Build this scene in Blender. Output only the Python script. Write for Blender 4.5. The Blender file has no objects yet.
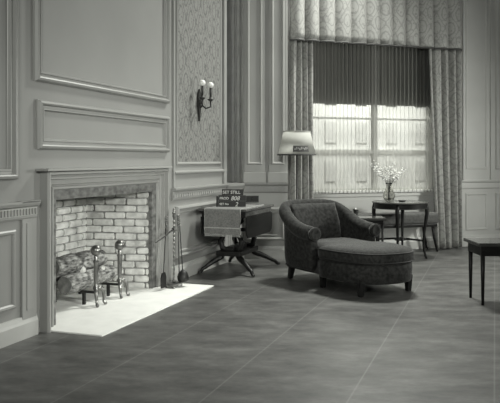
import bpy, bmesh, math, random
from mathutils import Vector, Matrix, noise
PI = math.pi
random.seed(7)
S = bpy.context.scene
COL = S.collection

# ---------------------------------------------------------------- camera, world, lights, exposure
cam = bpy.data.cameras.new('camera'); cam_o = bpy.data.objects.new('camera', cam); COL.objects.link(cam_o)
cam_o.location = (0, 0, 1.30); cam_o.rotation_euler = (PI/2, 0, 0)
cam.sensor_width = 36; cam.lens = 49.68; cam.shift_y = -0.083; cam.clip_end = 200
S.camera = cam_o
S.view_settings.view_transform = 'Standard'; S.view_settings.look = 'None'
S.view_settings.gamma = 1.0; S.view_settings.use_curve_mapping = False
S.view_settings.exposure = 0.0
W = bpy.data.worlds.new('world'); S.world = W; W.use_nodes = True
W.node_tree.nodes['Background'].inputs[0].default_value = (0.97, 1.0, 0.93, 1)
W.node_tree.nodes['Background'].inputs[1].default_value = 0.04
TINT = (0.98, 1.0, 0.93)
def area(name, loc, target, size, power, spread=180, size_y=None):
    l = bpy.data.lights.new(name, 'AREA'); l.size = size; l.energy = power; l.color = TINT; l.spread = math.radians(spread)
    if size_y: l.shape = 'RECTANGLE'; l.size_y = size_y
    o = bpy.data.objects.new(name, l); COL.objects.link(o); o.location = loc
    o.rotation_euler = (Vector(target)-Vector(loc)).to_track_quat('-Z', 'Y').to_euler()
    return o
KEY = area('key_light', (3.1, 2.2, 2.15), (-1.25, 6.7, 0.25), 0.4, 23, 52)
TOP = area('overhead_light', (1.7, 8.8, 5.2), (1.0, 7.0, 0), 0.8, 140, 100)
SIDE = area('side_light', (4.9, 7.9, 1.75), (-0.7, 7.9, 0.7), 0.55, 78, 150)
FILL = area('fill_light', (-0.5, -1.5, 3.2), (0.5, 9, 2.3), 1.6, 42, 70)
BACKING = area('backing_light', (2.6, 11.9, 4.4), (1.6, 13.6, 1.4), 1.6, 300)

# ---------------------------------------------------------------- materials
def mat(name, c, rough=0.6, metal=0.0, noise_amt=0.0, noise_scale=8.0, bump=0.0, bump_scale=40.0, stretch=(1,1,1), spec=0.5, detail=4):
    m = bpy.data.materials.new(name); m.use_nodes = True
    nt = m.node_tree; b = nt.nodes['Principled BSDF']
    col = (c*1.0, c*1.0, c*0.97, 1) if not isinstance(c, tuple) else (*c, 1)
    b.inputs['Base Color'].default_value = col
    b.inputs['Roughness'].default_value = rough; b.inputs['Metallic'].default_value = metal
    b.inputs['Specular IOR Level'].default_value = spec
    tc = nt.nodes.new('ShaderNodeTexCoord'); mp = nt.nodes.new('ShaderNodeMapping'); mp.inputs['Scale'].default_value = stretch
    nt.links.new(tc.outputs['Object'], mp.inputs['Vector'])
    if noise_amt:
        n = nt.nodes.new('ShaderNodeTexNoise'); n.inputs['Scale'].default_value = noise_scale; n.inputs['Detail'].default_value = detail
        r = nt.nodes.new('ShaderNodeValToRGB')
        lo = [max(0, v*(1-noise_amt)) for v in col[:3]]; hi = [min(1, v*(1+noise_amt)) for v in col[:3]]
        r.color_ramp.elements[0].position = .3; r.color_ramp.elements[1].position = .7
        r.color_ramp.elements[0].color = (*lo, 1); r.color_ramp.elements[1].color = (*hi, 1)
        nt.links.new(mp.outputs[0], n.inputs['Vector']); nt.links.new(n.outputs['Fac'], r.inputs[0]); nt.links.new(r.outputs[0], b.inputs['Base Color'])
    if bump:
        n2 = nt.nodes.new('ShaderNodeTexNoise'); n2.inputs['Scale'].default_value = bump_scale; n2.inputs['Detail'].default_value = 6
        bp = nt.nodes.new('ShaderNodeBump'); bp.inputs['Strength'].default_value = bump; bp.inputs['Distance'].default_value = 0.01
        nt.links.new(mp.outputs[0], n2.inputs['Vector']); nt.links.new(n2.outputs['Fac'], bp.inputs['Height']); nt.links.new(bp.outputs[0], b.inputs['Normal'])
    return m
M = {}
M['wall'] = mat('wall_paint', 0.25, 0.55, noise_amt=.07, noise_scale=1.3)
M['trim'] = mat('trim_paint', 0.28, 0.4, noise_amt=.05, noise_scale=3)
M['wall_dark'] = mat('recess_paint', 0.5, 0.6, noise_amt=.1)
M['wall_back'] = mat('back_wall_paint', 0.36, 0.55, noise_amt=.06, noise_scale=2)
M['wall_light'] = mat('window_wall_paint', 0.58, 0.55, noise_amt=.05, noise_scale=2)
M['marble'] = mat('marble', 0.14, 0.3, noise_amt=.6, noise_scale=14, detail=10, stretch=(1,1,1.6))
M['brick'] = mat('painted_brick', 0.58, 0.85, noise_amt=.3, noise_scale=9, bump=.5, bump_scale=30)
M['mortar'] = mat('mortar', 0.26, 0.9, noise_amt=.2)
M['hearth'] = mat('hearth_stone', 0.78, 0.7, noise_amt=.05, noise_scale=6)
M['bark'] = mat('bark', 0.20, 0.9, noise_amt=1.0, noise_scale=45, bump=1.0, bump_scale=45, stretch=(.35,1,1))
M['cutwood'] = mat('cut_wood', 0.14, 0.8, noise_amt=.4, noise_scale=20)
M['palewood'] = mat('bare_wood', 0.6, 0.8, noise_amt=.2, noise_scale=20)
M['brass'] = mat('brass', 0.22, 0.3, metal=.9)
M['iron'] = mat('iron', 0.02, 0.5, metal=.3)
M['bronze'] = mat('bronze', 0.05, 0.4, metal=.5)
M['darkwood'] = mat('dark_wood', 0.012, 0.42, spec=.25, noise_amt=.4, noise_scale=5, stretch=(1,6,6))
M['tabletop'] = mat('polished_top', 0.07, 0.12, noise_amt=.3, noise_scale=5, stretch=(1,6,6))
M['inlay'] = mat('inlay', 0.13, 0.4, noise_amt=.8, noise_scale=30)
M['chaise'] = mat('chaise_fabric', 0.024, 0.8, spec=.15, noise_amt=.6, noise_scale=30, bump=.3, bump_scale=120, detail=8)
_b = M['chaise'].node_tree.nodes['Principled BSDF']; _b.inputs['Sheen Weight'].default_value = .14; _b.inputs['Sheen Roughness'].default_value = .35
M['piping'] = mat('piping', 0.010, 0.6)
M['runner'] = mat('runner_cloth', 0.16, 0.9, noise_amt=.25, noise_scale=60, bump=.4, bump_scale=150)
M['fringe'] = mat('runner_border', 0.34, 0.9, noise_amt=.2, noise_scale=60)
M['slate'] = mat('slate_board', 0.012, 0.6)
M['chalk'] = mat('white_lettering', 0.62, 0.8)
M['shade'] = mat('lamp_shade', 0.48, 0.8, noise_amt=.08, noise_scale=15)
M['shade_trim'] = mat('shade_trim', 0.06, 0.7)
M['bench'] = mat('bench_fabric', 0.09, 0.9, noise_amt=.3, noise_scale=25)
M['bulb'] = mat('white_bulb', 0.85, 0.25)
M['candle'] = mat('candle_sleeve', 0.12, 0.6)
M['blossom'] = mat('blossom', 0.75, 0.8)
M['stem'] = mat('stem', 0.12, 0.8)
M['facade'] = mat('facade', 0.62, 0.9, noise_amt=.15, noise_scale=1.5)
M['facade_win'] = mat('facade_window', 0.54, 0.6)
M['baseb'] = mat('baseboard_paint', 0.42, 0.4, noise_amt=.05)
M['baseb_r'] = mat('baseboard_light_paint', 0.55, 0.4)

def nodes(m): return m.node_tree, m.node_tree.nodes, m.node_tree.links
def math_n(nt, op, a, b=None):
    n = nt.nodes.new('ShaderNodeMath'); n.operation = op
    for i, v in enumerate((a, b)):
        if v is None: continue
        if isinstance(v, (int, float)): n.inputs[i].default_value = v
        else: nt.links.new(v, n.inputs[i])
    return n.outputs[0]
def ramp(nt, src, stops):
    r = nt.nodes.new('ShaderNodeValToRGB'); e = r.color_ramp.elements
    while len(e) < len(stops): e.new(.5)
    for i, (p, c) in enumerate(stops): e[i].position = p; e[i].color = (c, c, c*.96, 1)
    nt.links.new(src, r.inputs[0]); return r.outputs[0]

# floor: scuffed grey covering with pale seams parallel to the fireplace wall
WD = (0.3345, 0.9424)
m = mat('floor_covering', 0.2, 0.5); nt, N, L = nodes(m)
tc = [n for n in N if n.type == 'TEX_COORD'][0]
sx = N.new('ShaderNodeSeparateXYZ'); L.new(tc.outputs['Object'], sx.inputs[0])
p_ = math_n(nt, 'ADD', math_n(nt, 'MULTIPLY', sx.outputs[0], .9424), math_n(nt, 'MULTIPLY', sx.outputs[1], -.3345))
seam = math_n(nt, 'ABSOLUTE', math_n(nt, 'SUBTRACT', math_n(nt, 'FRACT', math_n(nt, 'MULTIPLY', math_n(nt, 'ADD', p_, 23.47), 1/.745)), .5))
seamf = ramp(nt, seam, [(.0, .38), (.010, 0)])
nz = N.new('ShaderNodeTexNoise'); nz.inputs['Scale'].default_value = 2.6; nz.inputs['Detail'].default_value = 12; nz.inputs['Roughness'].default_value = .72
mp = N.new('ShaderNodeMapping'); mp.inputs['Rotation'].default_value = (0, 0, .55); mp.inputs['Scale'].default_value = (1.0, 1.9, 1)
L.new(tc.outputs['Object'], mp.inputs[0]); L.new(mp.outputs[0], nz.inputs['Vector'])
base = ramp(nt, nz.outputs['Fac'], [(.33, .032), (.5, .078), (.67, .14)])
mx = N.new('ShaderNodeMixRGB'); L.new(seamf, mx.inputs[0]); L.new(base, mx.inputs[1]); mx.inputs[2].default_value = (.27, .27, .26, 1)
b = N['Principled BSDF']; L.new(mx.outputs[0], b.inputs['Base Color']); b.inputs['Roughness'].default_value = .42
M['floor'] = m

# wallpaper: ogee damask
def damask(name, lo, hi, su, sv, rough=.7, axis=0, soft=False):
    m = mat(name, hi, rough); nt, N, L = nodes(m)
    tc = [n for n in N if n.type == 'TEX_COORD'][0]
    sx = N.new('ShaderNodeSeparateXYZ'); L.new(tc.outputs['Object'], sx.inputs[0])
    nz = N.new('ShaderNodeTexNoise'); nz.inputs['Scale'].default_value = 16; nz.inputs['Detail'].default_value = 4; L.new(tc.outputs['Object'], nz.inputs['Vector'])
    wob = math_n(nt, 'MULTIPLY', math_n(nt, 'SUBTRACT', nz.outputs['Fac'], .5), 2.2)
    u = math_n(nt, 'MULTIPLY', sx.outputs[axis], 2*PI/su); v = math_n(nt, 'MULTIPLY', sx.outputs[2], 2*PI/sv)
    a = math_n(nt, 'ADD', math_n(nt, 'COSINE', u), math_n(nt, 'COSINE', v))
    aw = math_n(nt, 'ADD', a, math_n(nt, 'MULTIPLY', wob, .42))
    l1 = math_n(nt, 'SUBTRACT', 1.0, math_n(nt, 'MULTIPLY', math_n(nt, 'ABSOLUTE', aw), 5.0))
    l2 = math_n(nt, 'SUBTRACT', 1.0, math_n(nt, 'MULTIPLY', math_n(nt, 'ABSOLUTE', math_n(nt, 'SUBTRACT', aw, 1.15)), 4.0))
    l3 = math_n(nt, 'SUBTRACT', 1.0, math_n(nt, 'MULTIPLY', math_n(nt, 'ABSOLUTE', math_n(nt, 'ADD', aw, 1.2)), 3.2))
    n5 = N.new('ShaderNodeTexNoise'); n5.inputs['Scale'].default_value = 34; n5.inputs['Detail'].default_value = 3; L.new(tc.outputs['Object'], n5.inputs['Vector'])
    leaf = math_n(nt, 'MULTIPLY', math_n(nt, 'SUBTRACT', n5.outputs['Fac'], .52), 5.0)
    mxx = math_n(nt, 'MAXIMUM', math_n(nt, 'MAXIMUM', l1, l2), math_n(nt, 'MAXIMUM', l3, leaf))
    f = ramp(nt, mxx, [(.05, hi), (.75, lo)])
    L.new(f, N['Principled BSDF'].inputs['Base Color'])
    return m
M['wallpaper'] = damask('damask_wallpaper', .10, .20, .27, .48)
M['drape'] = damask('damask_drape', .24, .35, .24, .40, .6, soft=True)
M['drape_dark'] = M['drape']

def sheer_mat(name, c, alpha):
    m = bpy.data.materials.new(name); m.use_nodes = True; nt, N, L = nodes(m); N.clear()
    o = N.new('ShaderNodeOutputMaterial'); d = N.new('ShaderNodeBsdfDiffuse'); t = N.new('ShaderNodeBsdfTranslucent'); tr = N.new('ShaderNodeBsdfTransparent')
    a = N.new('ShaderNodeMixShader'); b2 = N.new('ShaderNodeMixShader')
    d.inputs[0].default_value = (c, c, c*.95, 1); t.inputs[0].default_value = (c, c, c*.95, 1)
    a.inputs[0].default_value = .75; L.new(d.outputs[0], a.inputs[1]); L.new(t.outputs[0], a.inputs[2])
    b2.inputs[0].default_value = alpha; L.new(tr.outputs[0], b2.inputs[1]); L.new(a.outputs[0], b2.inputs[2]); L.new(b2.outputs[0], o.inputs[0])
    return m
M['sheer'] = sheer_mat('sheer_voile', .62, .40)
M['roller'] = sheer_mat('roller_shade_cloth', .035, .985)
def glass_mat(name, clear=.85, rough=.03):
    m = bpy.data.materials.new(name); m.use_nodes = True; nt, N, L = nodes(m); N.clear()
    o = N.new('ShaderNodeOutputMaterial'); tr = N.new('ShaderNodeBsdfTransparent'); g = N.new('ShaderNodeBsdfGlossy'); a = N.new('ShaderNodeMixShader')
    g.inputs['Roughness'].default_value = rough; a.inputs[0].default_value = 1-clear
    L.new(tr.outputs[0], a.inputs[1]); L.new(g.outputs[0], a.inputs[2]); L.new(a.outputs[0], o.inputs[0]); return m
M['shade'] = sheer_mat('lamp_shade_cloth', .58, 1.0)
M['shade'].node_tree.nodes['Mix Shader'].inputs[0].default_value = .42
M['pane'] = glass_mat('window_glass', .995, .2)
mg = mat('vase_glass', .8, .05); nt, N, L = nodes(mg); bb = N['Principled BSDF']; bb.inputs['Transmission Weight'].default_value = 1.0; bb.inputs['IOR'].default_value = 1.3
M['vase'] = mg

# ---------------------------------------------------------------- helpers
def set_mat_smooth(me, m, smooth):
    me.materials.append(M[m] if isinstance(m, str) else m)
    if smooth:
        for p in me.polygons: p.use_smooth = True
def link(name, me, parent=None, loc=None, rz=None):
    o = bpy.data.objects.new(name, me); COL.objects.link(o)
    if parent: o.parent = parent
    if loc is not None: o.location = loc
    if rz is not None: o.rotation_euler = (0, 0, rz)
    return o
class MB:
    def __init__(s): s.bm = bmesh.new()
    def box(s, x0, x1, y0, y1, z0, z1, bev=0.0):
        t = bmesh.new(); bmesh.ops.create_cube(t, size=1)
        for v in t.verts: v.co = Vector(((x0+x1)/2+v.co.x*(x1-x0), (y0+y1)/2+v.co.y*(y1-y0), (z0+z1)/2+v.co.z*(z1-z0)))
        if bev: bmesh.ops.bevel(t, geom=t.edges[:], offset=bev, segments=2, affect='EDGES', profile=.6)
        s.merge(t); return s
    def merge(s, t, mtx=None):
        if mtx: t.transform(mtx)
        me = bpy.data.meshes.new('tmp'); t.to_mesh(me); t.free(); s.bm.from_mesh(me); bpy.data.meshes.remove(me); return s
    def rings(s, rings, closed=True, cap=True, loop=False):
        vs = [[s.bm.verts.new(c) for c in r] for r in rings]
        n = len(vs[0]); R = len(vs)
        for i in range(R if loop else R-1):
            a, b = vs[i], vs[(i+1) % R]
            for j in range(n if closed else n-1):
                k = (j+1) % n
                try: s.bm.faces.new((a[j], a[k], b[k], b[j]))
                except ValueError: pass
        if cap and closed and not loop:
            s.bm.faces.new(vs[0][::-1]); s.bm.faces.new(vs[-1])
        return s
    def tube(s, pts, r, n=10, loop=False, cap=True):
        pts = [Vector(p) for p in pts]; rr = r if isinstance(r, (list, tuple)) else [r]*len(pts)
        up = None; rg = []
        for i, p in enumerate(pts):
            if loop: t = pts[(i+1) % len(pts)]-pts[i-1]
            else: t = pts[min(i+1, len(pts)-1)]-pts[max(i-1, 0)]
            t.normalize()
            if up is None:
                up = Vector((0, 0, 1)) if abs(t.z) < .9 else Vector((1, 0, 0))
            a = t.cross(up)
            if a.length < 1e-4: a = t.orthogonal()
            a.normalize(); b = a.cross(t).normalized(); up = b
            rg.append([p+(a*math.cos(2*PI*k/n)+b*math.sin(2*PI*k/n))*rr[i] for k in range(n)])
        return s.rings(rg, cap=cap, loop=loop)
    def lathe(s, prof, c=(0, 0, 0), n=20):
        return s.rings([[(c[0]+r*math.cos(2*PI*k/n), c[1]+r*math.sin(2*PI*k/n), c[2]+z) for k in range(n)] for r, z in prof])
    def ball(s, c, r, n=12, sq=(1, 1, 1)):
        t = bmesh.new(); bmesh.ops.create_uvsphere(t, u_segments=n, v_segments=max(6, n//2+2), radius=r)
        for v in t.verts: v.co = Vector((c[0]+v.co.x*sq[0], c[1]+v.co.y*sq[1], c[2]+v.co.z*sq[2]))
        return s.merge(t)
    def prism(s, poly, axis, a, b):
        def P(u, v, w): return {'x': (w, u, v), 'y': (u, w, v), 'z': (u, v, w)}[axis]
        return s.rings([[P(u, v, a) for u, v in poly], [P(u, v, b) for u, v in poly]])
    def build(s, name, m, parent=None, smooth=False, loc=None, rz=None, kind=None, auto=False):
        bmesh.ops.recalc_face_normals(s.bm, faces=s.bm.faces[:])
        me = bpy.data.meshes.new(name); s.bm.to_mesh(me); s.bm.free(); set_mat_smooth(me, m, smooth)
        if auto:
            for p in me.polygons: p.use_smooth = True
            try: me.set_sharp_from_angle(angle=math.radians(38))
            except Exception: pass
        o = link(name, me, parent, loc, rz)
        if kind: o['kind'] = kind
        return o
def tag(o, label=None, cat=None, group=None, kind=None):
    if label: o['label'] = label
    if cat: o['category'] = cat
    if group: o['group'] = group
    if kind: o['kind'] = kind
    return o
def thing(name, label, cat, loc=(0, 0, 0), rz=0, group=None):
    o = bpy.data.objects.new(name, None); COL.objects.link(o); o.location = loc; o.rotation_euler = (0, 0, rz); o.empty_display_size = .1
    return tag(o, label, cat, group)

# the fireplace wall: local x runs along it, local y into it
LO = Vector((-1.665, 5.0, 0)); LR = math.atan2(.9424, .3345)
def LP(t, p, z=0): return Vector((LO.x+t*.3345+p*.9424, LO.y+t*.9424-p*.3345, z))
LW = dict(loc=LO, rz=LR, kind='structure')
# the window wall
WO = Vector((0.548, 9.45, 0)); WR = math.atan2(.3304, .9439)
def WP(s, p, z=0): return Vector((WO.x+s*.9439+p*.3304, WO.y+s*.3304-p*.9439, z))
WW = dict(loc=WO, rz=WR, kind='structure')

def frame_sweep(mb, x0, x1, z0, z1, prof, y0=0):
    """picture-frame moulding: prof = [(inset from the outer edge, height off the wall)]"""
    rg = []
    for sx, sz in ((0, 0), (1, 0), (1, 1), (0, 1)):
        rg.append([((x1-i) if sx else (x0+i), y0-h, (z1-i) if sz else (z0+i)) for i, h in prof])
    mb.rings(rg, closed=True, loop=True)
def open_frame(mb, x0, x1, z1, prof, zb=0):
    """three-sided surround (left leg, head, right leg)"""
    rg = []
    rg.append([(x0+i, -h, zb) for i, h in prof]); rg.append([(x0+i, -h, z1-i) for i, h in prof])
    rg.append([(x1-i, -h, z1-i) for i, h in prof]); rg.append([(x1-i, -h, zb) for i, h in prof])
    mb.rings(rg)
PANEL = [(0, -.002), (0, .018), (.010, .040), (.026, .046), (.036, .040), (.042, .018), (.060, .016), (.064, .026), (.074, .026), (.080, .006), (.085, -.002)]
THIN = [(0, -.002), (0, .010), (.010, .018), (.024, .016), (.034, .006), (.034, -.002)]
def hprof(mb, x0, x1, prof):
    """horizontal moulding, prof = [(z, off)] closed polygon"""
    mb.prism([(-h, z) for z, h in prof], 'x', x0, x1)
RAIL = [(.865, -.01), (.865, .012), (.88, .022), (.955, .022), (.965, .045), (.985, .055), (1.0, .055), (1.0, -.01)]
BASE = [(0, -.01), (0, .03), (.11, .03), (.13, .022), (.16, .015), (.165, -.01)]

# ---------------------------------------------------------------- setting
MB().box(-6, 9, -1, 11.6, -.1, 0).build('floor', 'floor', kind='structure')
H = 4.2
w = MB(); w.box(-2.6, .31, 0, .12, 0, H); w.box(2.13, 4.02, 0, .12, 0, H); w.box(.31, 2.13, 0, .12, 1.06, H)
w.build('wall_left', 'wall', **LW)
# upper panels above the mantel
t = MB(); frame_sweep(t, .145, 2.375, 1.89, 3.9, PANEL); t.build('trim_1', 'trim', **LW)
t = MB(); frame_sweep(t, .175, 2.375, 1.38, 1.755, PANEL); t.build('trim_2', 'trim', **LW)
t = MB(); frame_sweep(t, -1.9, -.06, 1.16, 3.9, PANEL); t.build('trim_3', 'trim', **LW)
# wallpaper field with its frame
MB().box(2.60, 3.86, -.006, .01, 1.27, 4.0).build('wallpaper_panel', 'wallpaper', **LW)
t = MB(); frame_sweep(t, 2.585, 3.88, 1.245, 4.1, THIN); t.build('trim_4', 'trim', **LW)
t = MB(); hprof(t, 2.52, 4.02, [(1.145, -.01), (1.145, .02), (1.16, .032), (1.172, .032), (1.185, .01), (1.185, -.01)]); t.build('trim_5', 'trim', **LW)
t = MB(); t.box(2.50, 2.535, -.022, .01, 1.0, H, .004); t.box(3.93, 4.02, -.03, .01, 1.0, H, .006); t.build('trim_6', 'trim', **LW)
# rails, dado, baseboard
def dentils(mb, x0, x1, z0, z1, off, step=.045):
    n = int((x1-x0)/step)
    for i in range(n): mb.box(x0+i*step+.008, x0+i*step+step-.010, -off-.010, -off+.002, z0, z1)
t = MB(); hprof(t, 2.47, 4.03, RAIL); dentils(t, 2.48, 4.02, .90, .935, .022, .06); t.build('trim_7', 'trim', **LW)
t = MB(); hprof(t, -2.4, .165, RAIL); t.box(-.05, .165, -.055, 0, .985, 1.003, .003); dentils(t, -1.2, .165, .90, .945, .024, .034); t.build('trim_8', 'trim', **LW)
t = MB(); t.box(-1.2, .166, -.0235, 0, .895, .950); t.build('trim_20', 'wall_dark', **LW)
t = MB(); t.box(.0, .165, -.020, 0, 0, .87, .003); t.box(.045, .125, -.026, -.018, .2, .84, .004); t.build('trim_21', 'trim', **LW)
t = MB(); frame_sweep(t, 2.56, 3.95, .24, .80, PANEL); t.build('trim_9', 'trim', **LW)
t = MB(); frame_sweep(t, -.9, -.06, .24, .80, THIN); t.build('trim_10', 'trim', **LW)
t = MB(); hprof(t, 2.47, 4.03, BASE); hprof(t, -2.4, .17, BASE); t.build('baseboard_left', 'baseb', **LW)

# recessed corner and pilaster wall
a = LP(4.02, 0); CY = 9.12
poly = [(a.x, a.y), (-.09, CY), (-.09, CY+.5), (a.x-.3, CY+.5), (a.x-.12, a.y+.05)]
MB().prism(poly, 'z', 0, .95).build('wall_corner_dado', 'wall_back', kind='structure')
def grow(pl, d): 
    c = Vector((sum(p[0] for p in pl)/len(pl), sum(p[1] for p in pl)/len(pl)))
    return pl
v = Vector((-.09-a.x, CY-a.y, 0)); n_ = Vector((v.y, -v.x, 0)).normalized()
cr = math.atan2(v.y, v.x); CL = v.length
t = MB(); hprof(t, 0, CL, [(.86, -.01), (.86, .014), (.93, .022), (.965, .045), (1.0, .05), (1.0, -.30)]); t.build('trim_11', 'trim', loc=(a.x, a.y, 0), rz=cr, kind='structure')
t = MB(); hprof(t, 0, CL, BASE); t.build('baseboard_corner', 'baseb', loc=(a.x, a.y, 0), rz=cr, kind='structure')
MB().box(-.75, .1, CY+.42, CY+.54, 0, H).build('wall_corner', 'wall_dark', kind='structure')
t = MB()
for k in range(3): t.lathe([(.028, 1.0), (.028, 4.1)], (-.235+k*.075, CY+.36-.02*k, 0), 12)
t.build('trim_12', 'wall_dark', smooth=False, kind='structure')
MB().box(-.09, .50, CY, CY+.10, 0, H).build('wall_back', 'wall_back', kind='structure')
MB().box(.38, .48, CY+.10, 9.6, 0, H).build('wall_return', 'wall_back', kind='structure')
MB().box(-.09, -.04, CY+.14, CY+.5, 0, H).build('wall_recess_side', 'wall_dark', kind='structure')
for i, (x0, x1) in enumerate(((-.075, .195), (.245, .485))):
    t = MB(); t.box(x0, x1, CY-.05, CY+.01, 1.14, H, .006)
    t.box(x0-.012, x1+.012, CY-.066, CY+.01, 1.0, 1.14, .006)
    frame_sweep(t, x0+.035, x1-.035, 1.24, 4.1, THIN, CY-.05)
    t.build('trim_%d' % (13+i), 'wall_back', kind='structure')
t = MB(); t.prism([(CY-h, z) for z, h in RAIL], 'x', -.09, .50)
for i in range(12): t.box(-.075+i*.048, -.045+i*.048, CY-.034, CY-.02, .89, .945)
t.build('trim_15', 'trim', kind='structure')
t = MB(); frame_sweep(t, -.05, .46, .24, .68, PANEL, CY); t.build('trim_16', 'wall_back', kind='structure')
t = MB(); t.prism([(CY-h, z) for z, h in BASE], 'x', -.09, .50); t.build('baseboard_back', 'baseb', kind='structure')
v_ = thing('wall_vent', 'small dark rectangular vent plate on the dado behind the slate', 'vent', (.03, CY, .74))
t = MB(); frame_sweep(t, -.085, .085, 0, .09, [(0, 0), (0, .014), (.012, .014), (.012, 0)]); t.build('frame', 'bronze', v_)
t = MB(); t.box(-.075, .075, -.006, .0, .01, .08); t.ball((0, -.012, .045), .010); t.build('plate', 'iron', v_)

# window wall with its opening
s0, s1, z0, z1 = .30, 2.27, .87, 3.30
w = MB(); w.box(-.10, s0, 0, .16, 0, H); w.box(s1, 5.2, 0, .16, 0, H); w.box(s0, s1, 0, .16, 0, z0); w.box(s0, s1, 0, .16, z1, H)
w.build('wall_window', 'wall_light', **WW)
t = MB(); t.box(s0-.04, s1+.04, -.07, .02, z0-.035, z0, .006); t.box(s0, s1, -.03, .0, z0-.09, z0-.035, .004); t.build('window_sill', 'wall_light', **WW)
t = MB(); hprof(t, -.06, 5.2, BASE); t.build('baseboard_window', 'baseb_r', **WW)
sm = 1.349
for i, (a0, a1) in enumerate(((s0, sm), (sm, s1))):
    f = MB(); fw = .032
    frame_sweep(f, a0, a1, z0, z1, [(0, -.12), (0, -.04), (fw, -.04), (fw, -.12)])
    f.box(a0+fw, a1-fw, .05, .11, 1.39, 1.44); f.box(a0+fw, a1-fw, .05, .11, 1.88, 1.905)
    fo = f.build('window_%d' % (i+1), 'wall_light', **WW)
    MB().box(a0+fw, a1-fw, .078, .082, z0+fw, z1-fw).build('pane', 'pane', fo)
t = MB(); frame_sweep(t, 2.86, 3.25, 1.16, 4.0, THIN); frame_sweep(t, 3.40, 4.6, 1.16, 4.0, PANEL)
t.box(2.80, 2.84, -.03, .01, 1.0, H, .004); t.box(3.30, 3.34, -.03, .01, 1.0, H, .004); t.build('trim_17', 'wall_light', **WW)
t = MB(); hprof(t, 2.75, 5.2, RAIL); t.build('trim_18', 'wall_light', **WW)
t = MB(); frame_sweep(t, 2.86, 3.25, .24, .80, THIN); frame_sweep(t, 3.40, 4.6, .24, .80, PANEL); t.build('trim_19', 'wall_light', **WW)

# building outside the window
bd = thing('apartment_building', 'pale building facade seen hazily through the sheer curtains', 'building', WP(-1.5, -3.2), WR)
f = MB(); f.box(0, 7.5, 0, .4, -.5, 5.5); f.build('facade_wall', 'facade', bd)
for i in range(11):
    for k in range(7):
        x = .25+i*.66; z = .15+k*.74
        q = MB(); q.box(x, x+.24, -.02, .02, z, z+.40); wq = q.build('window', 'facade_win', bd)
q = MB()
for k in range(0, 7, 2): q.box(0, 7.5, -.05, .02, k*.74-.02, k*.74+.03)
q.build('string_course', 'facade', bd)

# ---------------------------------------------------------------- fireplace
fp = thing('fireplace', 'panelled fireplace with dark marble slips and whitewashed brick firebox', 'fireplace', LO, LR)
t = MB(); open_frame(t, .225, 2.26, 1.215, [(0, 0), (0, .070), (.010, .085), (.026, .085), (.032, .050), (.042, .046), (.050, .058), (.062, .058), (.068, .030), (.105, .026), (.110, .012), (.120, .010), (.126, .026), (.142, .026), (.150, .010), (.150, 0)])
t.box(.175, 2.275, -.115, 0, 1.215, 1.236, .005)
t.build('mantelpiece', 'trim', fp)
t = MB(); open_frame(t, .34, 2.115, 1.07, [(0, 0), (0, .008), (.080, .008), (.085, .002), (.085, -.03), (.07, -.03)]); t.build('marble_surround', 'marble', fp)
# firebox walls of laid bricks
Bk = [(.36, .032), (.42, .70), (1.93, .70), (2.05, .032)]
mt = MB(); bk = MB()
mt.prism([(.36, .032), (.42, .70), (1.93, .70), (2.05, .032), (2.12, .032), (2.12, .82), (.32, .82), (.32, .032)], 'z', 0, 1.05)
mt.box(.32, 2.12, .022, .82, .985, 1.05)
for (ax, ay), (bx_, by_) in zip(Bk[:-1], Bk[1:]):
    d = Vector((bx_-ax, by_-ay, 0)); Ln = d.length; d.normalize(); nn = Vector((d.y, -d.x, 0))
    mtx = Matrix(((d.x, nn.x, 0, ax), (d.y, nn.y, 0, ay), (0, 0, 1, 0), (0, 0, 0, 1)))
    for r in range(14):
        zz = r*.0705; off = -(.115 if r % 2 else 0.0)-.03
        x = off+random.uniform(-.02, .02)
        while x < Ln-.01:
            xa, xb = max(x, 0.0)+.006, min(x+.225, Ln)-.006
            if xb-xa > .02:
                tb = bmesh.new(); bmesh.ops.create_cube(tb, size=1)
                h = random.uniform(.016, .030)
                for q in tb.verts:
                    q.co = Vector(((xa+xb)/2+q.co.x*(xb-xa)+random.uniform(-.003, .003), h/2-.002+q.co.y*(h+.004), zz+.034+q.co.z*.060+random.uniform(-.004, .004)))
                bmesh.ops.bevel(tb, geom=tb.edges[:], offset=.009, segments=2, affect='EDGES')
                bk.merge(tb, mtx)
            x += .225
mt.build('firebox', 'mortar', fp); bk.build('brickwork', 'brick', fp, smooth=False)
# hearth
h_ = MB(); h_.box(.26, 2.40, -.52, -.0, 0, .012, .002); h_.box(.36, 2.05, -.0, .69, 0, .012)
h_ = tag(h_.build('hearth_slab', 'hearth', loc=LO, rz=LR), 'pale flat hearth slab lying in front of the brick firebox', 'hearth')
HZ = .012

# andirons
def andiron(t_, label):
    a = thing('andiron', label, 'andiron', LP(t_, -.09, HZ), LR, 'pair of andirons')
    m_ = MB(); m_.lathe([(.012, .13), (.024, .14), (.030, .155), (.018, .175), (.014, .20), (.020, .22), (.021, .24), (.020, .32), (.021, .38), (.028, .39), (.014, .41), (.020, .43), (.010, .445)], (0, 0, 0), 16); m_.build('column', 'brass', a, smooth=True)
    m_ = MB(); m_.ball((0, 0, .487), .048, 20); m_.build('ball_finial', 'brass', a, smooth=True)
    for s in (-1, 1):
        m_ = MB(); m_.tube([(0, 0, .15), (s*.035, -.02, .155), (s*.060, -.04, .12), (s*.062, -.045, .07), (s*.056, -.045, .03), (s*.064, -.055, .014), (s*.074, -.062, .014)], [.020, .020, .018, .014, .012, .016, .014], 10)
        m_.build('foot', 'brass', a, smooth=True)
    m_ = MB(); m_.box(-.011, .011, .0, .44, .105, .125, .002); m_.box(-.012, .012, .11, .135, 0, .11); m_.box(-.012, .012, .42, .445, 0, .12); m_.build('log_bar', 'iron', a)
andiron(1.15, 'brass ball-topped andiron nearer the stacked log ends')
andiron(1.56, 'brass ball-topped andiron standing right of the logs, clear before the bricks')
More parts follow.
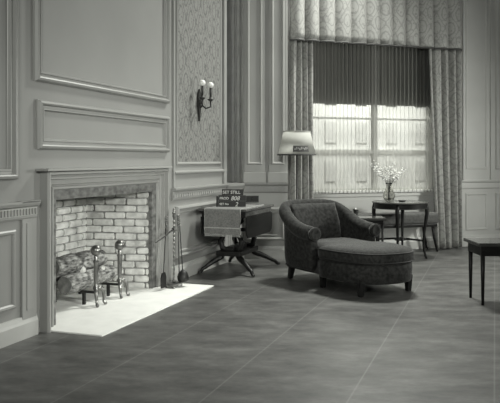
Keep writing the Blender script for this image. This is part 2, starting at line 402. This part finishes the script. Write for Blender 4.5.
# logs
def log(t0, t1, p0, p1, z_, r, label, stub=None, seed=0):
    L_ = Vector(LP(t1, p1, z_))-Vector(LP(t0, p0, z_)); ln = L_.length
    o = thing('log', label, 'firewood', LP(t0, p0, z_), math.atan2(L_.y, L_.x), 'split logs on the andirons')
    rg = []; n = 22; K = 26
    for i in range(K+1):
        x = ln*i/K; ring = []
        for k in range(n):
            a = 2*PI*k/n; d = noise.noise(Vector((x*5+seed*7, math.cos(a)*1.6, math.sin(a)*1.6)))*.16+noise.noise(Vector((x*16+seed, math.cos(a)*5, math.sin(a)*5)))*.10
            rr = r*(1+d) if 0 < i < K else r*(.94+d*.6)
            ring.append((x, rr*math.cos(a), rr*math.sin(a)))
        rg.append(ring)
    m_ = MB(); m_.rings(rg); m_.build('bark', 'bark', o, smooth=True)
    for s, x in ((-1, -.004), (1, ln+.004)):
        m_ = MB(); m_.rings([[(x+q, r*w_*math.cos(2*PI*k/n), r*w_*math.sin(2*PI*k/n)) for k in range(n)] for q, w_ in ((-.004, .86), (.004, .86))]); m_.build('cut_end', 'cutwood', o)
    if stub:
        for (x, a, l, rr) in stub:
            m_ = MB(); c = Vector((0, math.cos(a), math.sin(a)))
            m_.tube([Vector((x, 0, 0))+c*r*.7, Vector((x+.01, 0, 0))+c*(r+l)], [rr*1.2, rr], 10); st = m_.build('branch_stub', 'bark', o, smooth=True)
            m_ = MB(); m_.ball(Vector((x+.01, 0, 0))+c*(r+l), rr*.92, 10, (1, 1, 1)); m_.build('bare_knot', 'palewood', st, smooth=True)
BZ = HZ+.125
log(.93, 1.66, -.26, -.26, BZ+.080, .082, 'thick bark-covered log lying lowest and frontmost in the fireplace', [(.50, 2.2, .01, .030)], 1)
log(.95, 1.70, -.45, -.43, BZ+.074, .076, 'bark-covered log behind the frontmost one, low in the firebox', None, 2)
log(.92, 1.62, -.375, -.335, BZ+.225, .086, 'bark-covered log topmost of the pile with a knobbly stub', [(.26, 3.6, .03, .04), (.6, 1.3, .0, .03)], 3)

# fire tools on a stand
ft = thing('fire_tool_stand', 'brass and iron fire tool stand right of the firebox opening', 'fire tool stand', LP(2.19, .17, HZ), LR)
m_ = MB(); m_.box(-.10, .10, -.055, .055, .02, .045, .006)
for sx in (-1, 1):
    for sy in (-1, 1): m_.ball((sx*.085, sy*.045, .012), .012)
m_.build('base', 'brass', ft)
m_ = MB(); pr = [(.012, .045), (.022, .06), (.010, .08)]
for k in range(60):
    z = .08+k*.0105; pr.append((.0095+.003*math.sin(k*1.5), z))
pr += [(.018, .72), (.011, .735), (.020, .75), (.011, .765), (.016, .78), (.003, .80)]
m_.lathe(pr, (0, 0, 0), 12); m_.build('pole', 'brass', ft, smooth=True)
m_ = MB(); m_.tube([(-.09, 0, .57), (.09, 0, .57)], .006, 8); m_.build('crossbar', 'brass', ft)
def tool(name, label, x, y, dx, dy, head):
    o = thing(name, label, 'fire tool', ft.location+Vector((0, 0, 0)), LR, None)
    top = Vector((x, y, .72)); bot = Vector((x+dx, y+dy, .12))
    m_ = MB(); pts = [top.lerp(bot, i/12) for i in range(13)]; m_.tube(pts, .0055, 8); m_.build('shaft', 'iron', o, smooth=True)
    m_ = MB()
    for k in range(6): m_.ball(top.lerp(bot, .0+k*.033), .0125, 10)
    m_.build('handle', 'brass', o, smooth=True)
    m_ = MB()
    if head == 'brush':
        m_.lathe([(.012, .01), (.045, -.02), (.060, -.06), (.055, -.10), (.035, -.11)], bot+Vector((0, 0, .04)), 16); m_.build('brush_head', 'iron', o, smooth=True)
    elif head == 'shovel':
        m_.prism([(-.05, -.10), (.05, -.10), (.055, 0), (.03, .05), (-.03, .05), (-.055, 0)], 'y', -.008, .004)
        m_.bm.transform(Matrix.Translation(bot)); m_.build('shovel_blade', 'iron', o)
    else:
        m_.tube([bot, bot+Vector((0, 0, -.08)), bot+Vector((.015, 0, -.10))], [.006, .005, .002], 8)
        m_.tube([bot+Vector((0, 0, -.03)), bot+Vector((.03, 0, -.04)), bot+Vector((.035, 0, -.02))], .005, 8); m_.build('poker_tip', 'iron', o)
    return o
tool('hearth_brush', 'hearth brush with bushy dark head hanging on the tool stand', .075, -.02, -.02, -.055, 'brush')
tool('fire_shovel', 'fire shovel leaning left of the tool stand against the mantelpiece', -.11, .03, -.07, .0, 'shovel')
tool('poker', 'slim iron poker hanging closest to the stand pole', .03, -.03, .01, -.01, 'poker')
tg = thing('fire_tongs', 'dark iron tongs propped slanting across the firebox edge beside the stand', 'fire tool', LP(2.19, .17, 0), LR)
m_ = MB(); m_.tube([(-.02, -.0, .60), (-.20, .01, .54), (-.36, .02, .50)], [.007, .008, .006], 8); m_.build('shaft', 'iron', tg)
m_ = MB(); m_.ball((-.02, 0, .60), .016); m_.build('knob', 'iron', tg)

# ---------------------------------------------------------------- wall sconce
sc = thing('wall_sconce', 'dark two-armed candle sconce with round white bulbs on the wallpaper', 'sconce', LP(3.17, 0, 1.97), LR)
m_ = MB(); m_.prism([(-.03, .10), (-.045, .05), (-.03, 0), (-.035, -.05), (-.012, -.14), (0, -.22), (.012, -.14), (.035, -.05), (.03, 0), (.045, .05), (.03, .10), (0, .15)], 'y', -.03, -.006)
m_.ball((0, -.04, 0), .03, 12, (1, .8, 1.3)); m_.build('backplate', 'bronze', sc)
for s in (-1, 1):
    xx = s*.12 + .0; yy = -.11
    m_ = MB(); m_.tube([(0, -.04, -.02), (xx*.6, -.07, -.07), (xx, yy, -.05), (xx, yy, .02)], .010, 8)
    m_.lathe([(.008, .0), (.034, .02), (.038, .03), (.012, .035), (.018, .05)], (xx, yy, .01), 14); am = m_.build('arm', 'bronze', sc, smooth=True)
    m_ = MB(); m_.lathe([(.013, .045), (.013, .17), (.010, .175)], (xx, yy, 0), 12); m_.build('candle_sleeve', 'bronze', am, smooth=True)
    m_ = MB(); m_.ball((xx, yy, .205), .036, 18); m_.build('bulb', 'bulb', am, smooth=True)

# ---------------------------------------------------------------- curtains
def sheet(name, m, x_of, y_of, z_lo, z_hi, nu, nv, thick, parent=None, loc=WO, rz=WR):
    bm = bmesh.new(); V = []
    for j in range(nv+1):
        v = j/nv; z = z_lo+(z_hi-z_lo)*v
        V.append([bm.verts.new((x_of(i/nu, v), y_of(i/nu, v), z)) for i in range(nu+1)])
    for j in range(nv):
        for i in range(nu): bm.faces.new((V[j][i], V[j][i+1], V[j+1][i+1], V[j+1][i]))
    me = bpy.data.meshes.new(name); bm.to_mesh(me); bm.free(); set_mat_smooth(me, m, True)
    o = link(name, me, parent, loc if parent is None else None, rz if parent is None else None)
    if thick:
        md = o.modifiers.new('thick', 'SOLIDIFY'); md.thickness = thick; md.offset = 0
    return o
def drape(name, label, xl_top, xl_bot, xr_top, xr_bot, folds, amp, ph, z_lo=.015):
    o = sheet(name, 'drape',
        lambda u, v: (xl_bot+(xl_top-xl_bot)*v)*(1-u)+(xr_bot+(xr_top-xr_bot)*v)*u + .006*math.sin(9*u+5*v),
        lambda u, v: -.16 + amp*(1-2*abs(math.sin(PI*folds*u+ph+.3*math.sin(3*v)))**.7+.16*math.sin(2*PI*folds*1.7*u+2+ph))*(1.0-.25*v),
        z_lo, 3.05, 200, 30, .006)
    return tag(o, label, 'curtain', 'tall damask drapes')
drape('window_drape', 'damask drape hanging at the left of the window behind the lamp', .0-.05, -.05, .25, .27, 3.5, .055, 0)
drape('window_drape', 'wide floor-length damask drape hanging right of the window', 2.07, 2.19, 2.63, 2.64, 4.0, .085, 1.0)
val = thing('valance', 'pleated damask valance running across the top of the window', 'valance', WO, WR)
sheet('pleated_cloth', 'drape', lambda u, v: -.09+2.68*u,
      lambda u, v: -.22-.10*abs(math.sin(PI*12*u+.35*math.sin(11*u)))**.6*(1-.3*v), 2.90, 3.85, 420, 10, .006, parent=val)
sheet('bound_hem', 'shade_trim', lambda u, v: -.09+2.68*u,
      lambda u, v: -.226-.10*abs(math.sin(PI*12*u+.35*math.sin(11*u)))**.6, 2.885, 2.912, 420, 1, .008, parent=val)
m_ = MB(); m_.box(-.06, 2.58, -.20, -.02, 3.80, 3.84); m_.build('pelmet_board', 'darkwood', val)
for i, (a0, a1, lb) in enumerate(((s0+.01, sm-.005, 'left sheer voile curtain gathered over the window down to the sill'), (sm+.012, s1-.01, 'right sheer voile curtain gathered over the window down to the sill'))):
    o = thing('sheer_curtain', lb, 'curtain', WO, WR, 'sheer curtains')
    nf = 19 if i == 0 else 15
    sheet('voile', 'sheer', lambda u, v: a0+(a1-a0)*u, lambda u, v: -.055+.026*math.sin(2*PI*nf*u+2*math.sin(6*u)+.6*v)+.006*math.sin(2*PI*nf*2.7*u), .865, 3.2, 260, 8, 0, parent=o)
    sheet('hem_band', 'sheer', lambda u, v: a0+(a1-a0)*u, lambda u, v: -.060+.020*math.sin(2*PI*nf*u+2*math.sin(6*u))+.006*math.sin(2*PI*nf*2.7*u), .835, .905, 260, 2, 0, parent=o)
    rs = thing('roller_shade', ('left' if i == 0 else 'right')+' dark roller shade drawn halfway down behind the sheer curtain', 'window shade', WO, WR, 'roller shades')
    b0, b1 = (s0+.01, sm-.012) if i == 0 else (sm+.012, s1-.01)
    m_ = MB(); m_.box(b0, b1, .008, .010, 2.10, 3.26); m_.build('shade_cloth', 'roller', rs)
    m_ = MB(); m_.box(b0, b1, .004, .016, 2.085, 2.105); m_.build('hem_bar', 'shade_trim', rs)

# ---------------------------------------------------------------- library table with drop leaves
TZ = .75
lt = thing('library_table', 'dark pedestal library table with lyre base and sabre legs in the corner', 'table', LP(3.53, .36, 0), LR)
m_ = MB(); m_.box(-.51, .51, -.29, .29, TZ-.028, TZ, .006); m_.build('tabletop', 'tabletop', lt)
m_ = MB(); m_.box(-.47, .47, -.262, .262, .655, TZ-.028, .003); m_.build('frieze', 'darkwood', lt)
m_ = MB()
m_.box(-.45, .45, -.267, -.262, .667, .712); m_.build('inlay_band', 'inlay', lt)
for s in (-1, 1):
    pl = [(-.46, .655), (.46, .655), (.46, .51), (.44, .45), (.39, .42), (-.39, .42), (-.44, .45), (-.46, .51)]
    m_ = MB(); m_.prism(pl, 'y', s*.272-.009, s*.272+.009); m_.build('drop_leaf', 'darkwood', lt)
for s in (-1, 1):
    x = s*.22
    ly = thing('lyre_support', None, None); ly.parent = lt; COL.objects.unlink(ly); bpy.data.objects.remove(ly)
    m_ = MB()
    for q in (-1, 1):
        m_.tube([(x, q*.03, .25), (x, q*.11, .28), (x, q*.13, .36), (x, q*.08, .45), (x, q*.07, .53), (x, q*.13, .60), (x, q*.10, .655)], [.03, .034, .034, .026, .024, .032, .03], 8)
    m_.box(x-.03, x+.03, -.10, .10, .43, .47, .008); m_.box(x-.035, x+.035, -.15, .15, .62, .66, .008)
    lyre = m_.build('lyre_support', 'darkwood', lt, smooth=True)
    m_ = MB()
    for k in range(4): m_.tube([(x, -.036+k*.024, .28), (x, -.036+k*.024, .45)], .004, 6)
    m_.build('lyre_strings', 'brass', lyre)
m_ = MB(); m_.box(-.32, .32, -.15, .15, .195, .25, .010); m_.box(-.27, .27, -.05, .05, .25, .30, .01); m_.build('platform', 'darkwood', lt)
for sx in (-1, 1):
    for sy in (-1, 1):
        d = Vector((sx*.22, .19 if sy > 0 else -.26, 0)); b0 = Vector((sx*.24, sy*.09, .22))
        pts = []
        for i in range(11):
            u = i/10; pts.append(b0+d*u*1.0+Vector((0, 0, -.19*(u**.6)*(1-.0)-(0 if u < .9 else -.01))) + Vector((0, 0, .03*math.sin(PI*u))))
        pts[-1].z = .022
        m_ = MB(); m_.tube(pts, [.038-.018*i/10 for i in range(11)], 8); lg = m_.build('leg', 'darkwood', lt, smooth=True)
        e = pts[-1]; m_ = MB(); m_.tube([pts[-2], e, e+Vector((sx*.02, sy*.022, -.002))], [.019, .020, .014], 8); m_.build('brass_toe', 'bronze', lg, smooth=True)

# runner cloth over the near end of the table
def runner():
    # local: x along the wall (negative = near end), y into the wall
    prof = [(.30, TZ+.004), (.1, TZ+.004), (-.2, TZ+.004), (-.45, TZ+.004), (-.505, TZ+.004), (-.519, TZ-.002), (-.523, TZ-.02), (-.524, TZ-.08), (-.527, TZ-.14), (-.524, TZ-.20), (-.528, TZ-.28)]
    def mk(name, m, i0, i1, y0, y1, up, parent):
        m_ = MB(); rg = []
        for k in range(17):
            y = y0+(y1-y0)*k/16
            top = []; bot = []
            for j in range(i0, i1+1):
                x, z = prof[j]; dx = -.006*math.sin(k*1.1)*max(0, j-5)/5
                if j <= 4: top.append((x, y, z+up)); bot.append((x, y, z-.003))
                else: top.append((x-up+dx, y, z+(up if j < 6 else 0))); bot.append((x+.003+dx, y, z))
            rg.append(top+bot[::-1])
        m_.rings(rg); return m_.build(name, m, parent, smooth=False)
    r = thing('table_runner', 'grey woven table runner draped over the near end of the library table', 'table runner', LP(3.53, .36, 0), LR)
    mk('cloth', 'runner', 0, 10, -.222, .200, .002, r)
    mk('side_border', 'fringe', 0, 10, -.230, -.222, .004, r); mk('side_border', 'fringe', 0, 10, .200, .208, .004, r)
    m_ = MB(); m_.box(-.535, -.528, -.230, .208, .535, .547); m_.build('woven_stripe', 'fringe', r)
    m_ = MB()
    for k in range(60): 
        y = -.228+k*.0072; m_.box(-.533, -.529, y, y+.003, .445, .475)
    m_.build('fringe', 'fringe', r)
runner()

# film slate standing on the table
cr_ = math.radians(12)
sl = thing('film_slate', 'small black slate board lettered SET STILL, standing on the table runner', 'slate', (-.215, 8.02, TZ+.0065), math.radians(-3))
def leanbox(x0, x1, z0, z1, y, th): 
    m_ = MB(); m_.box(x0, x1, y, y+th, z0, z1, .002); return m_
TL = Matrix.Rotation(-math.radians(8), 4, 'X')
for nm, b_ in (('slate_board', (-.155, .165, .0, .135, 0, .02)), ('header_board', (-.115, .135, .137, .205, 0, .018)), ('side_strip', (-.180, -.158, .0, .125, .004, .02))):
    m_ = leanbox(*b_); m_.bm.transform(TL); m_.build(nm, 'slate', sl)
m_ = MB(); m_.box(-.10, .10, .03, .12, 0, .012); m_.build('rear_foot', 'slate', sl)
m_ = MB(); m_.box(-.15, .16, -.002, 0, .066, .069); m_.bm.transform(TL); m_.build('divider_line', 'candle', sl)
def text(s, x, z, size, parent, name, shear=0, ext=.0008, mtx=TL, m='chalk', yoff=-.0015):
    c = bpy.data.curves.new('t', 'FONT'); c.body = s; c.size = size; c.extrude = ext; c.shear = shear; c.offset = .0006
    o = bpy.data.objects.new('t', c); COL.objects.link(o); dg = bpy.context.evaluated_depsgraph_get()
    me = bpy.data.meshes.new_from_object(o.evaluated_get(dg)); bpy.data.objects.remove(o); bpy.data.curves.remove(c)
    me.transform(mtx @ Matrix.Translation((x, yoff, z)) @ Matrix.Rotation(PI/2, 4, 'X'))
    me.materials.clear(); me.materials.append(M[m]); return link(name, me, parent)
text('SET STILL', -.105, .152, .050, sl, 'header_lettering')
text('PROD', -.140, .085, .040, sl, 'production_lettering')
text('808', -.010, .076, .068, sl, 'chalked_number', .25)
text('SET No', -.140, .020, .034, sl, 'set_lettering')
text('2', .040, .006, .068, sl, 'chalked_numeral', .25)

# ---------------------------------------------------------------- chaise longue
CR = math.radians(-59)
ch = thing('chaise_longue', 'dark patterned upholstered chaise longue with rolled arms in the middle of the floor', 'chaise longue', (1.0, 7.22, 0), CR)
half = [(.0, -.385, .625), (-.09, -.39, .627), (-.20, -.395, .64), (-.31, -.395, .67), (-.42, -.385, .725), (-.52, -.365, .79), (-.60, -.325, .838), (-.65, -.25, .856), (-.675, -.13, .86), (-.68, 0, .862)]
path = half+[(x, -y, h) for x, y, h in half[-2::-1]]
rg = []
for i, (x, y, h) in enumerate(path):
    a_ = Vector(path[max(i-1, 0)][:2]); b_ = Vector(path[min(i+1, len(path)-1)][:2]); tt = (b_-a_).normalized()
    o_ = Vector((-tt.y, tt.x)); 
    if o_.dot(Vector((x+.25, y))) < 0: o_ = -o_
    R_ = .080; bk_ = max(0, (h-.6)/.25)
    sec = [(-.055, .15), (-.06, .30), (-.058-.01*bk_, h-.20), (-.045+.0*bk_, h-.11)]
    cx, cz = .012+.03*bk_, h-R_
    for k in range(9):
        an = PI*1.0 - k*(PI*1.35)/8
        sec.append((cx+R_*math.cos(an)*(1-.15*bk_), cz+R_*math.sin(an)))
    sec += [(.045, h-.17), (.045, .32), (.035, .15)]
    rg.append([(x+o_.x*w_, y+o_.y*w_, z) for w_, z in sec])
m_ = MB(); m_.rings(rg); fr = m_.build('arms_and_back', 'chaise', ch, auto=True)
md = fr.modifiers.new('sub', 'SUBSURF'); md.levels = 1; md.render_levels = 2
for s in (-1, 1):   # scroll roundel on each arm front
    m_ = MB(); m_.rings([[(x_, s*.399+.066*k_*math.cos(2*PI*q/20), .545+.066*k_*math.sin(2*PI*q/20)) for q in range(20)] for x_, k_ in ((-.02, 1), (.015, 1), (.026, .8), (.02, .6))]); m_.build('arm_roundel', 'chaise', ch, smooth=True)
    m_ = MB(); m_.tube([(.014, s*.399+.067*math.cos(2*PI*q/24), .545+.067*math.sin(2*PI*q/24)) for q in range(24)], .005, 6, loop=True); m_.build('piping', 'piping', ch, smooth=True)
def pad(mb, outline, levels):
    c = Vector((sum(p[0] for p in outline)/len(outline), sum(p[1] for p in outline)/len(outline)))
    mb.rings([[(c.x+(x-c.x)*s, c.y+(y-c.y)*s, z) for x, y in outline] for s, z in levels])
# padded inner back
m_ = MB(); rg = []
for k in range(15):
    y = -.30+.60*k/14; e = 1-abs(y/.33)**4; cv = .09*(y/.33)**2
    rg.append([(-.66+cv, y, .30), (-.50+cv-.02*(1-e), y, .30), (-.485+cv*.8-.03*(1-e), y, .45), (-.52+cv*.8-.03*(1-e), y, .62), (-.575+cv*.7-.03*(1-e), y, .76), (-.61+cv*.6, y, .815), (-.65+cv*.6, y, .80), (-.67+cv, y, .6)])
m_.rings(rg); m_.build('back_pad', 'chaise', ch, smooth=True)
def outline(w0, w1, xb, xj, xe, n=40, ex=2.6):
    pts = [(xb, -w0), (xb*.5+xj*.5, -w0), (xj, -w0), (xj+.06, -w1)]
    xs = xj+.12
    for k in range(n+1):
        a = -PI/2+PI*k/n; ca, sa = math.cos(a), math.sin(a)
        pts.append((xs+(xe-xs)*abs(ca)**(2/ex), w1*math.copysign(abs(sa)**(2/ex), sa)))
    pts += [(xj+.06, w1), (xj, w0), (xb*.5+xj*.5, w0), (xb, w0)]
    return pts
oc = outline(.315, .425, -.50, .03, .80)
m_ = MB(); pad(m_, oc, [(.965, .305), (.995, .32), (1.0, .36), (1.0, .40), (.985, .418), (.93, .432), (.8, .445), (.5, .455), (.2, .458)]); cu = m_.build('seat_cushion', 'chaise', ch, smooth=True)
for z in (.325, .412):
    c = Vector((sum(p[0] for p in oc)/len(oc), sum(p[1] for p in oc)/len(oc)))
    m_ = MB(); m_.tube([(c.x+(x-c.x)*1.0, c.y+(y-c.y)*1.0, z) for x, y in oc[3:-3]], .007, 6); m_.build('piping', 'piping', cu, smooth=True)
ob = outline(.325, .41, -.62, .03, .785)
m_ = MB(); pad(m_, ob, [(.97, .125), (.995, .135), (1.0, .20), (1.015, .25), (1.0, .295), (.97, .306)]); m_.build('base', 'chaise', ch, smooth=True)
for x, y, k in ((-.56, -.29, -1), (-.56, .29, -1), (.02, -.31, 1), (.02, .31, 1), (.60, -.30, 1), (.61, .30, 1)):
    m_ = MB(); q = .030; b2 = .019; ox = -.04 if k < 0 else .0
    m_.rings([[(x+sx*r+o, y+sy*r, z) for sx, sy in ((-1, -1), (1, -1), (1, 1), (-1, 1))] for r, z, o in ((b2, 0, ox), (b2+.002, .01, ox), (q, .15, 0), (q, .165, 0))]); m_.build('leg', 'darkwood', ch)

# ---------------------------------------------------------------- standing lamp
lp = thing('floor_lamp', 'standing lamp with wide pale drum shade behind the chaise longue', 'lamp', (.585, 8.62, 0))
m_ = MB(); m_.lathe([(.14, 0), (.145, .015), (.13, .03), (.04, .045), (.02, .07)], n=28); m_.build('base', 'bronze', lp, smooth=True)
m_ = MB(); m_.lathe([(.012, .05), (.012, .7), (.020, .72), (.012, .74), (.012, 1.40), (.022, 1.42), (.022, 1.47), (.006, 1.48), (.006, 1.64)], n=14); m_.build('pole', 'bronze', lp, smooth=True)
def cone_shell(r0, z0_, r1, z1_, th=.003, n=48):
    m_ = MB(); m_.rings([[(r*math.cos(2*PI*k/n), r*math.sin(2*PI*k/n), z) for k in range(n)] for r, z in ((r0, z0_), (r1, z1_), (r1-th, z1_), (r0-th, z0_))], loop=True); return m_
sh = cone_shell(.238, 1.362, .168, 1.655).build('lamp_shade', 'shade', lp, smooth=True)
cone_shell(.245, 1.358, .243, 1.374, .008).build('lower_trim', 'shade_trim', sh)
cone_shell(.172, 1.648, .171, 1.660, .006).build('upper_trim', 'shade', sh)
m_ = MB()
for k in range(3): a = 2*PI*k/3; m_.tube([(0, 0, 1.635), (.166*math.cos(a), .166*math.sin(a), 1.645)], .003, 6)
m_.build('spider', 'bronze', lp)
# decorative plaque that follows the shade
def plaque(a0, a1, z0_, z1_, off, nm, m, par):
    rg = []
    for k in range(13):
        a = a0+(a1-a0)*k/12
        def q(z, o): r = .238-(z-1.362)*(.07/.293)+o; return (r*math.cos(a), r*math.sin(a), z)
        rg.append([q(z0_, .0), q(z0_, off), q(z1_, off), q(z1_, 0)])
    m_ = MB(); m_.rings(rg); return m_.build(nm, m, par)
pq = plaque(math.radians(-106), math.radians(-55), 1.40, 1.475, .005, 'plaque', 'shade_trim', sh)
for k in range(9):
    a = math.radians(-101+k*5); plaque(a, a+math.radians(3.2), 1.42+.008*(k % 3), 1.445+.007*((k*2) % 3), .007, 'plaque_ornament', 'fringe', pq)

# ---------------------------------------------------------------- bench under the window
bn = thing('window_bench', 'long low upholstered bench along the wall beneath the window', 'bench', WP(1.24, .24, 0), WR)
m_ = MB(); m_.box(-.88, .88, -.16, .16, .40, .555, .035); m_.build('cushion', 'bench', bn, smooth=True)
m_ = MB(); m_.box(-.86, .86, -.145, .145, .355, .40, .008); m_.build('frame', 'darkwood', bn)
for s in (-1, 1):
    for q in (-1, 1):
        m_ = MB(); m_.tube([(s*.80, q*.12, .37), (s*.82, q*.12, .2), (s*.87, q*.125, .0)], [.024, .018, .014], 8); m_.build('leg', 'darkwood', bn, smooth=True)

# ---------------------------------------------------------------- round side table with vase
rt = thing('round_table', 'round dark wooden side table with curved legs under the window', 'table', (2.0, 9.2, 0)); rt.scale.z = 1.045
m_ = MB(); m_.lathe([(.34, .690), (.365, .696), (.372, .706), (.366, .716), (.35, .718), (.0005, .718)], n=56); m_.build('tabletop', 'tabletop', rt, auto=True)
m_ = MB(); m_.rings([[(r*math.cos(2*PI*k/56), r*math.sin(2*PI*k/56), z) for k in range(56)] for r, z in ((.345, .630), (.345, .692), (.325, .692), (.325, .630))], loop=True)
m_.build('apron', 'darkwood', rt, auto=True)
m_ = MB(); m_.tube([(.347*math.cos(2*PI*k/48), .347*math.sin(2*PI*k/48), .634) for k in range(48)], .006, 6, loop=True); m_.build('beading', 'bronze', rt, smooth=True)
a0 = math.radians(-18)
for k in range(4):
    a = a0+k*PI/2; c, s = math.cos(a), math.sin(a)
    m_ = MB(); pts = [(r*c, r*s, z) for r, z in ((.332, .69), (.345, .63), (.348, .57), (.332, .46), (.315, .34), (.305, .22), (.312, .10), (.335, .02), (.345, .0))]
    m_.tube(pts, [.026, .028, .026, .021, .018, .016, .014, .015, .013], 8); m_.build('leg', 'darkwood', rt, smooth=True)
for k in range(2):
    a = a0+k*PI/2; c, s = math.cos(a), math.sin(a)
    m_ = MB(); m_.tube([(-.305*c, -.305*s, .225), (-.1*c, -.1*s, .24), (.1*c, .1*s, .24), (.305*c, .305*s, .225)], .013, 8); m_.build('stretcher', 'darkwood', rt, smooth=True)
m_ = MB(); m_.lathe([(.0, .215), (.07, .22), (.075, .235), (.07, .25), (.0, .255)], n=20); m_.build('stretcher_boss', 'darkwood', rt, smooth=True)

VX = Vector((1.845, 9.16, .7505))
vs = thing('glass_vase', 'round clear glass vase of flowers on the round table', 'vase', VX)
m_ = MB(); prof = [(.0, .0), (.035, .002), (.06, .02), (.078, .055), (.080, .085), (.068, .125), (.045, .16), (.034, .19), (.038, .225), (.046, .245)]
inner = [(r-.004 if r > .01 else 0, z+.004) for r, z in prof[::-1]]; inner[0] = (.042, .245)
m_.lathe(prof+inner, n=28); m_.build('bowl', 'vase', vs, smooth=True)
for k in range(12):
    ang = k*2.399; lean = .10+.13*((k*7) % 10)/10; hh = .36+.16*((k*3) % 7)/7
    fo = thing('flower_spray', 'thin spray of small white blossoms standing in the glass vase', 'flower', VX, 0, 'white blossom sprays in the vase')
    e = Vector((lean*math.cos(ang)*1.25, lean*math.sin(ang)*.9, hh)); st = Vector((.02*math.cos(ang+2.5), .02*math.sin(ang+2.5), .02)); nk = Vector((.022*math.cos(ang), .022*math.sin(ang), .22))
    pts = [st, nk, nk.lerp(e, .5)+Vector((0, 0, .03)), e]
    m_ = MB(); m_.tube(pts, .0025, 5); 
    m_.build('stem', 'stem', fo)
    m_ = MB(); rnd = random.Random(k)
    for q in range(20):
        u = rnd.uniform(.35, 1.05); c = nk.lerp(e, u)+Vector((rnd.uniform(-.03, .03), rnd.uniform(-.03, .03), rnd.uniform(-.012, .035)))
        m_.ball(c, rnd.uniform(.007, .012), 6)
    m_.build('blossoms', 'blossom', fo, smooth=True)
ad = thing('ashtray', 'small dark shallow dish on the round table, right of the vase', 'dish', (2.0, 9.08, .7505))
m_ = MB(); m_.lathe([(.03, 0), (.045, .006), (.05, .018), (.046, .018), (.038, .008), (.0005, .007)], n=20); m_.build('bowl', 'iron', ad, smooth=True)
m_ = MB(); m_.box(.034, .056, -.006, .006, .015, .019); m_.build('rest', 'iron', ad)

# small low table behind the chaise arm with a dark cup
ct = thing('end_table', 'low dark end table tucked behind the right arm of the chaise', 'table', (1.44, 8.72, 0), 0); ct.scale.z = 1.045
m_ = MB(); m_.box(-.25, .25, -.17, .17, .525, .555, .006); m_.build('tabletop', 'tabletop', ct)
m_ = MB(); m_.box(-.22, .22, -.14, .14, .48, .525, .004); m_.build('apron', 'darkwood', ct)
for sx in (-1, 1):
    for sy in (-1, 1): m_ = MB(); m_.tube([(sx*.21, sy*.13, .5), (sx*.21, sy*.13, 0)], [.017, .011], 8); m_.build('leg', 'darkwood', ct, smooth=True)
cp = thing('metal_cup', 'small dark metal cup on the low end table', 'cup', (1.33, 8.66, .580)); cp.scale = (1.15, 1.15, 1.2)
m_ = MB(); m_.lathe([(.028, 0), (.032, .004), (.024, .02), (.027, .075), (.030, .085), (.026, .085), (.022, .02), (.0005, .018)], n=18); m_.build('body', 'bronze', cp, smooth=True)
m_ = MB(); m_.lathe([(.031, .080), (.031, .088), (.026, .088), (.026, .080)], n=18); m_.build('rim', 'brass', cp, smooth=True)

# dark side table cut by the right edge
dt = thing('side_table', 'dark wooden side table standing alone at the right edge of the floor', 'table', (2.30, 6.35, 0), 0)
m_ = MB(); m_.box(-.27, .27, -.22, .22, .53, .56, .006); m_.build('tabletop', 'tabletop', dt)
m_ = MB(); m_.box(-.235, .235, -.19, .19, .44, .53, .004); m_.build('apron', 'darkwood', dt)
for sx in (-1, 1):
    for sy in (-1, 1): m_ = MB(); m_.tube([(sx*.215, sy*.17, .5), (sx*.215, sy*.17, 0)], [.022, .013], 8); m_.build('leg', 'darkwood', dt, smooth=True)
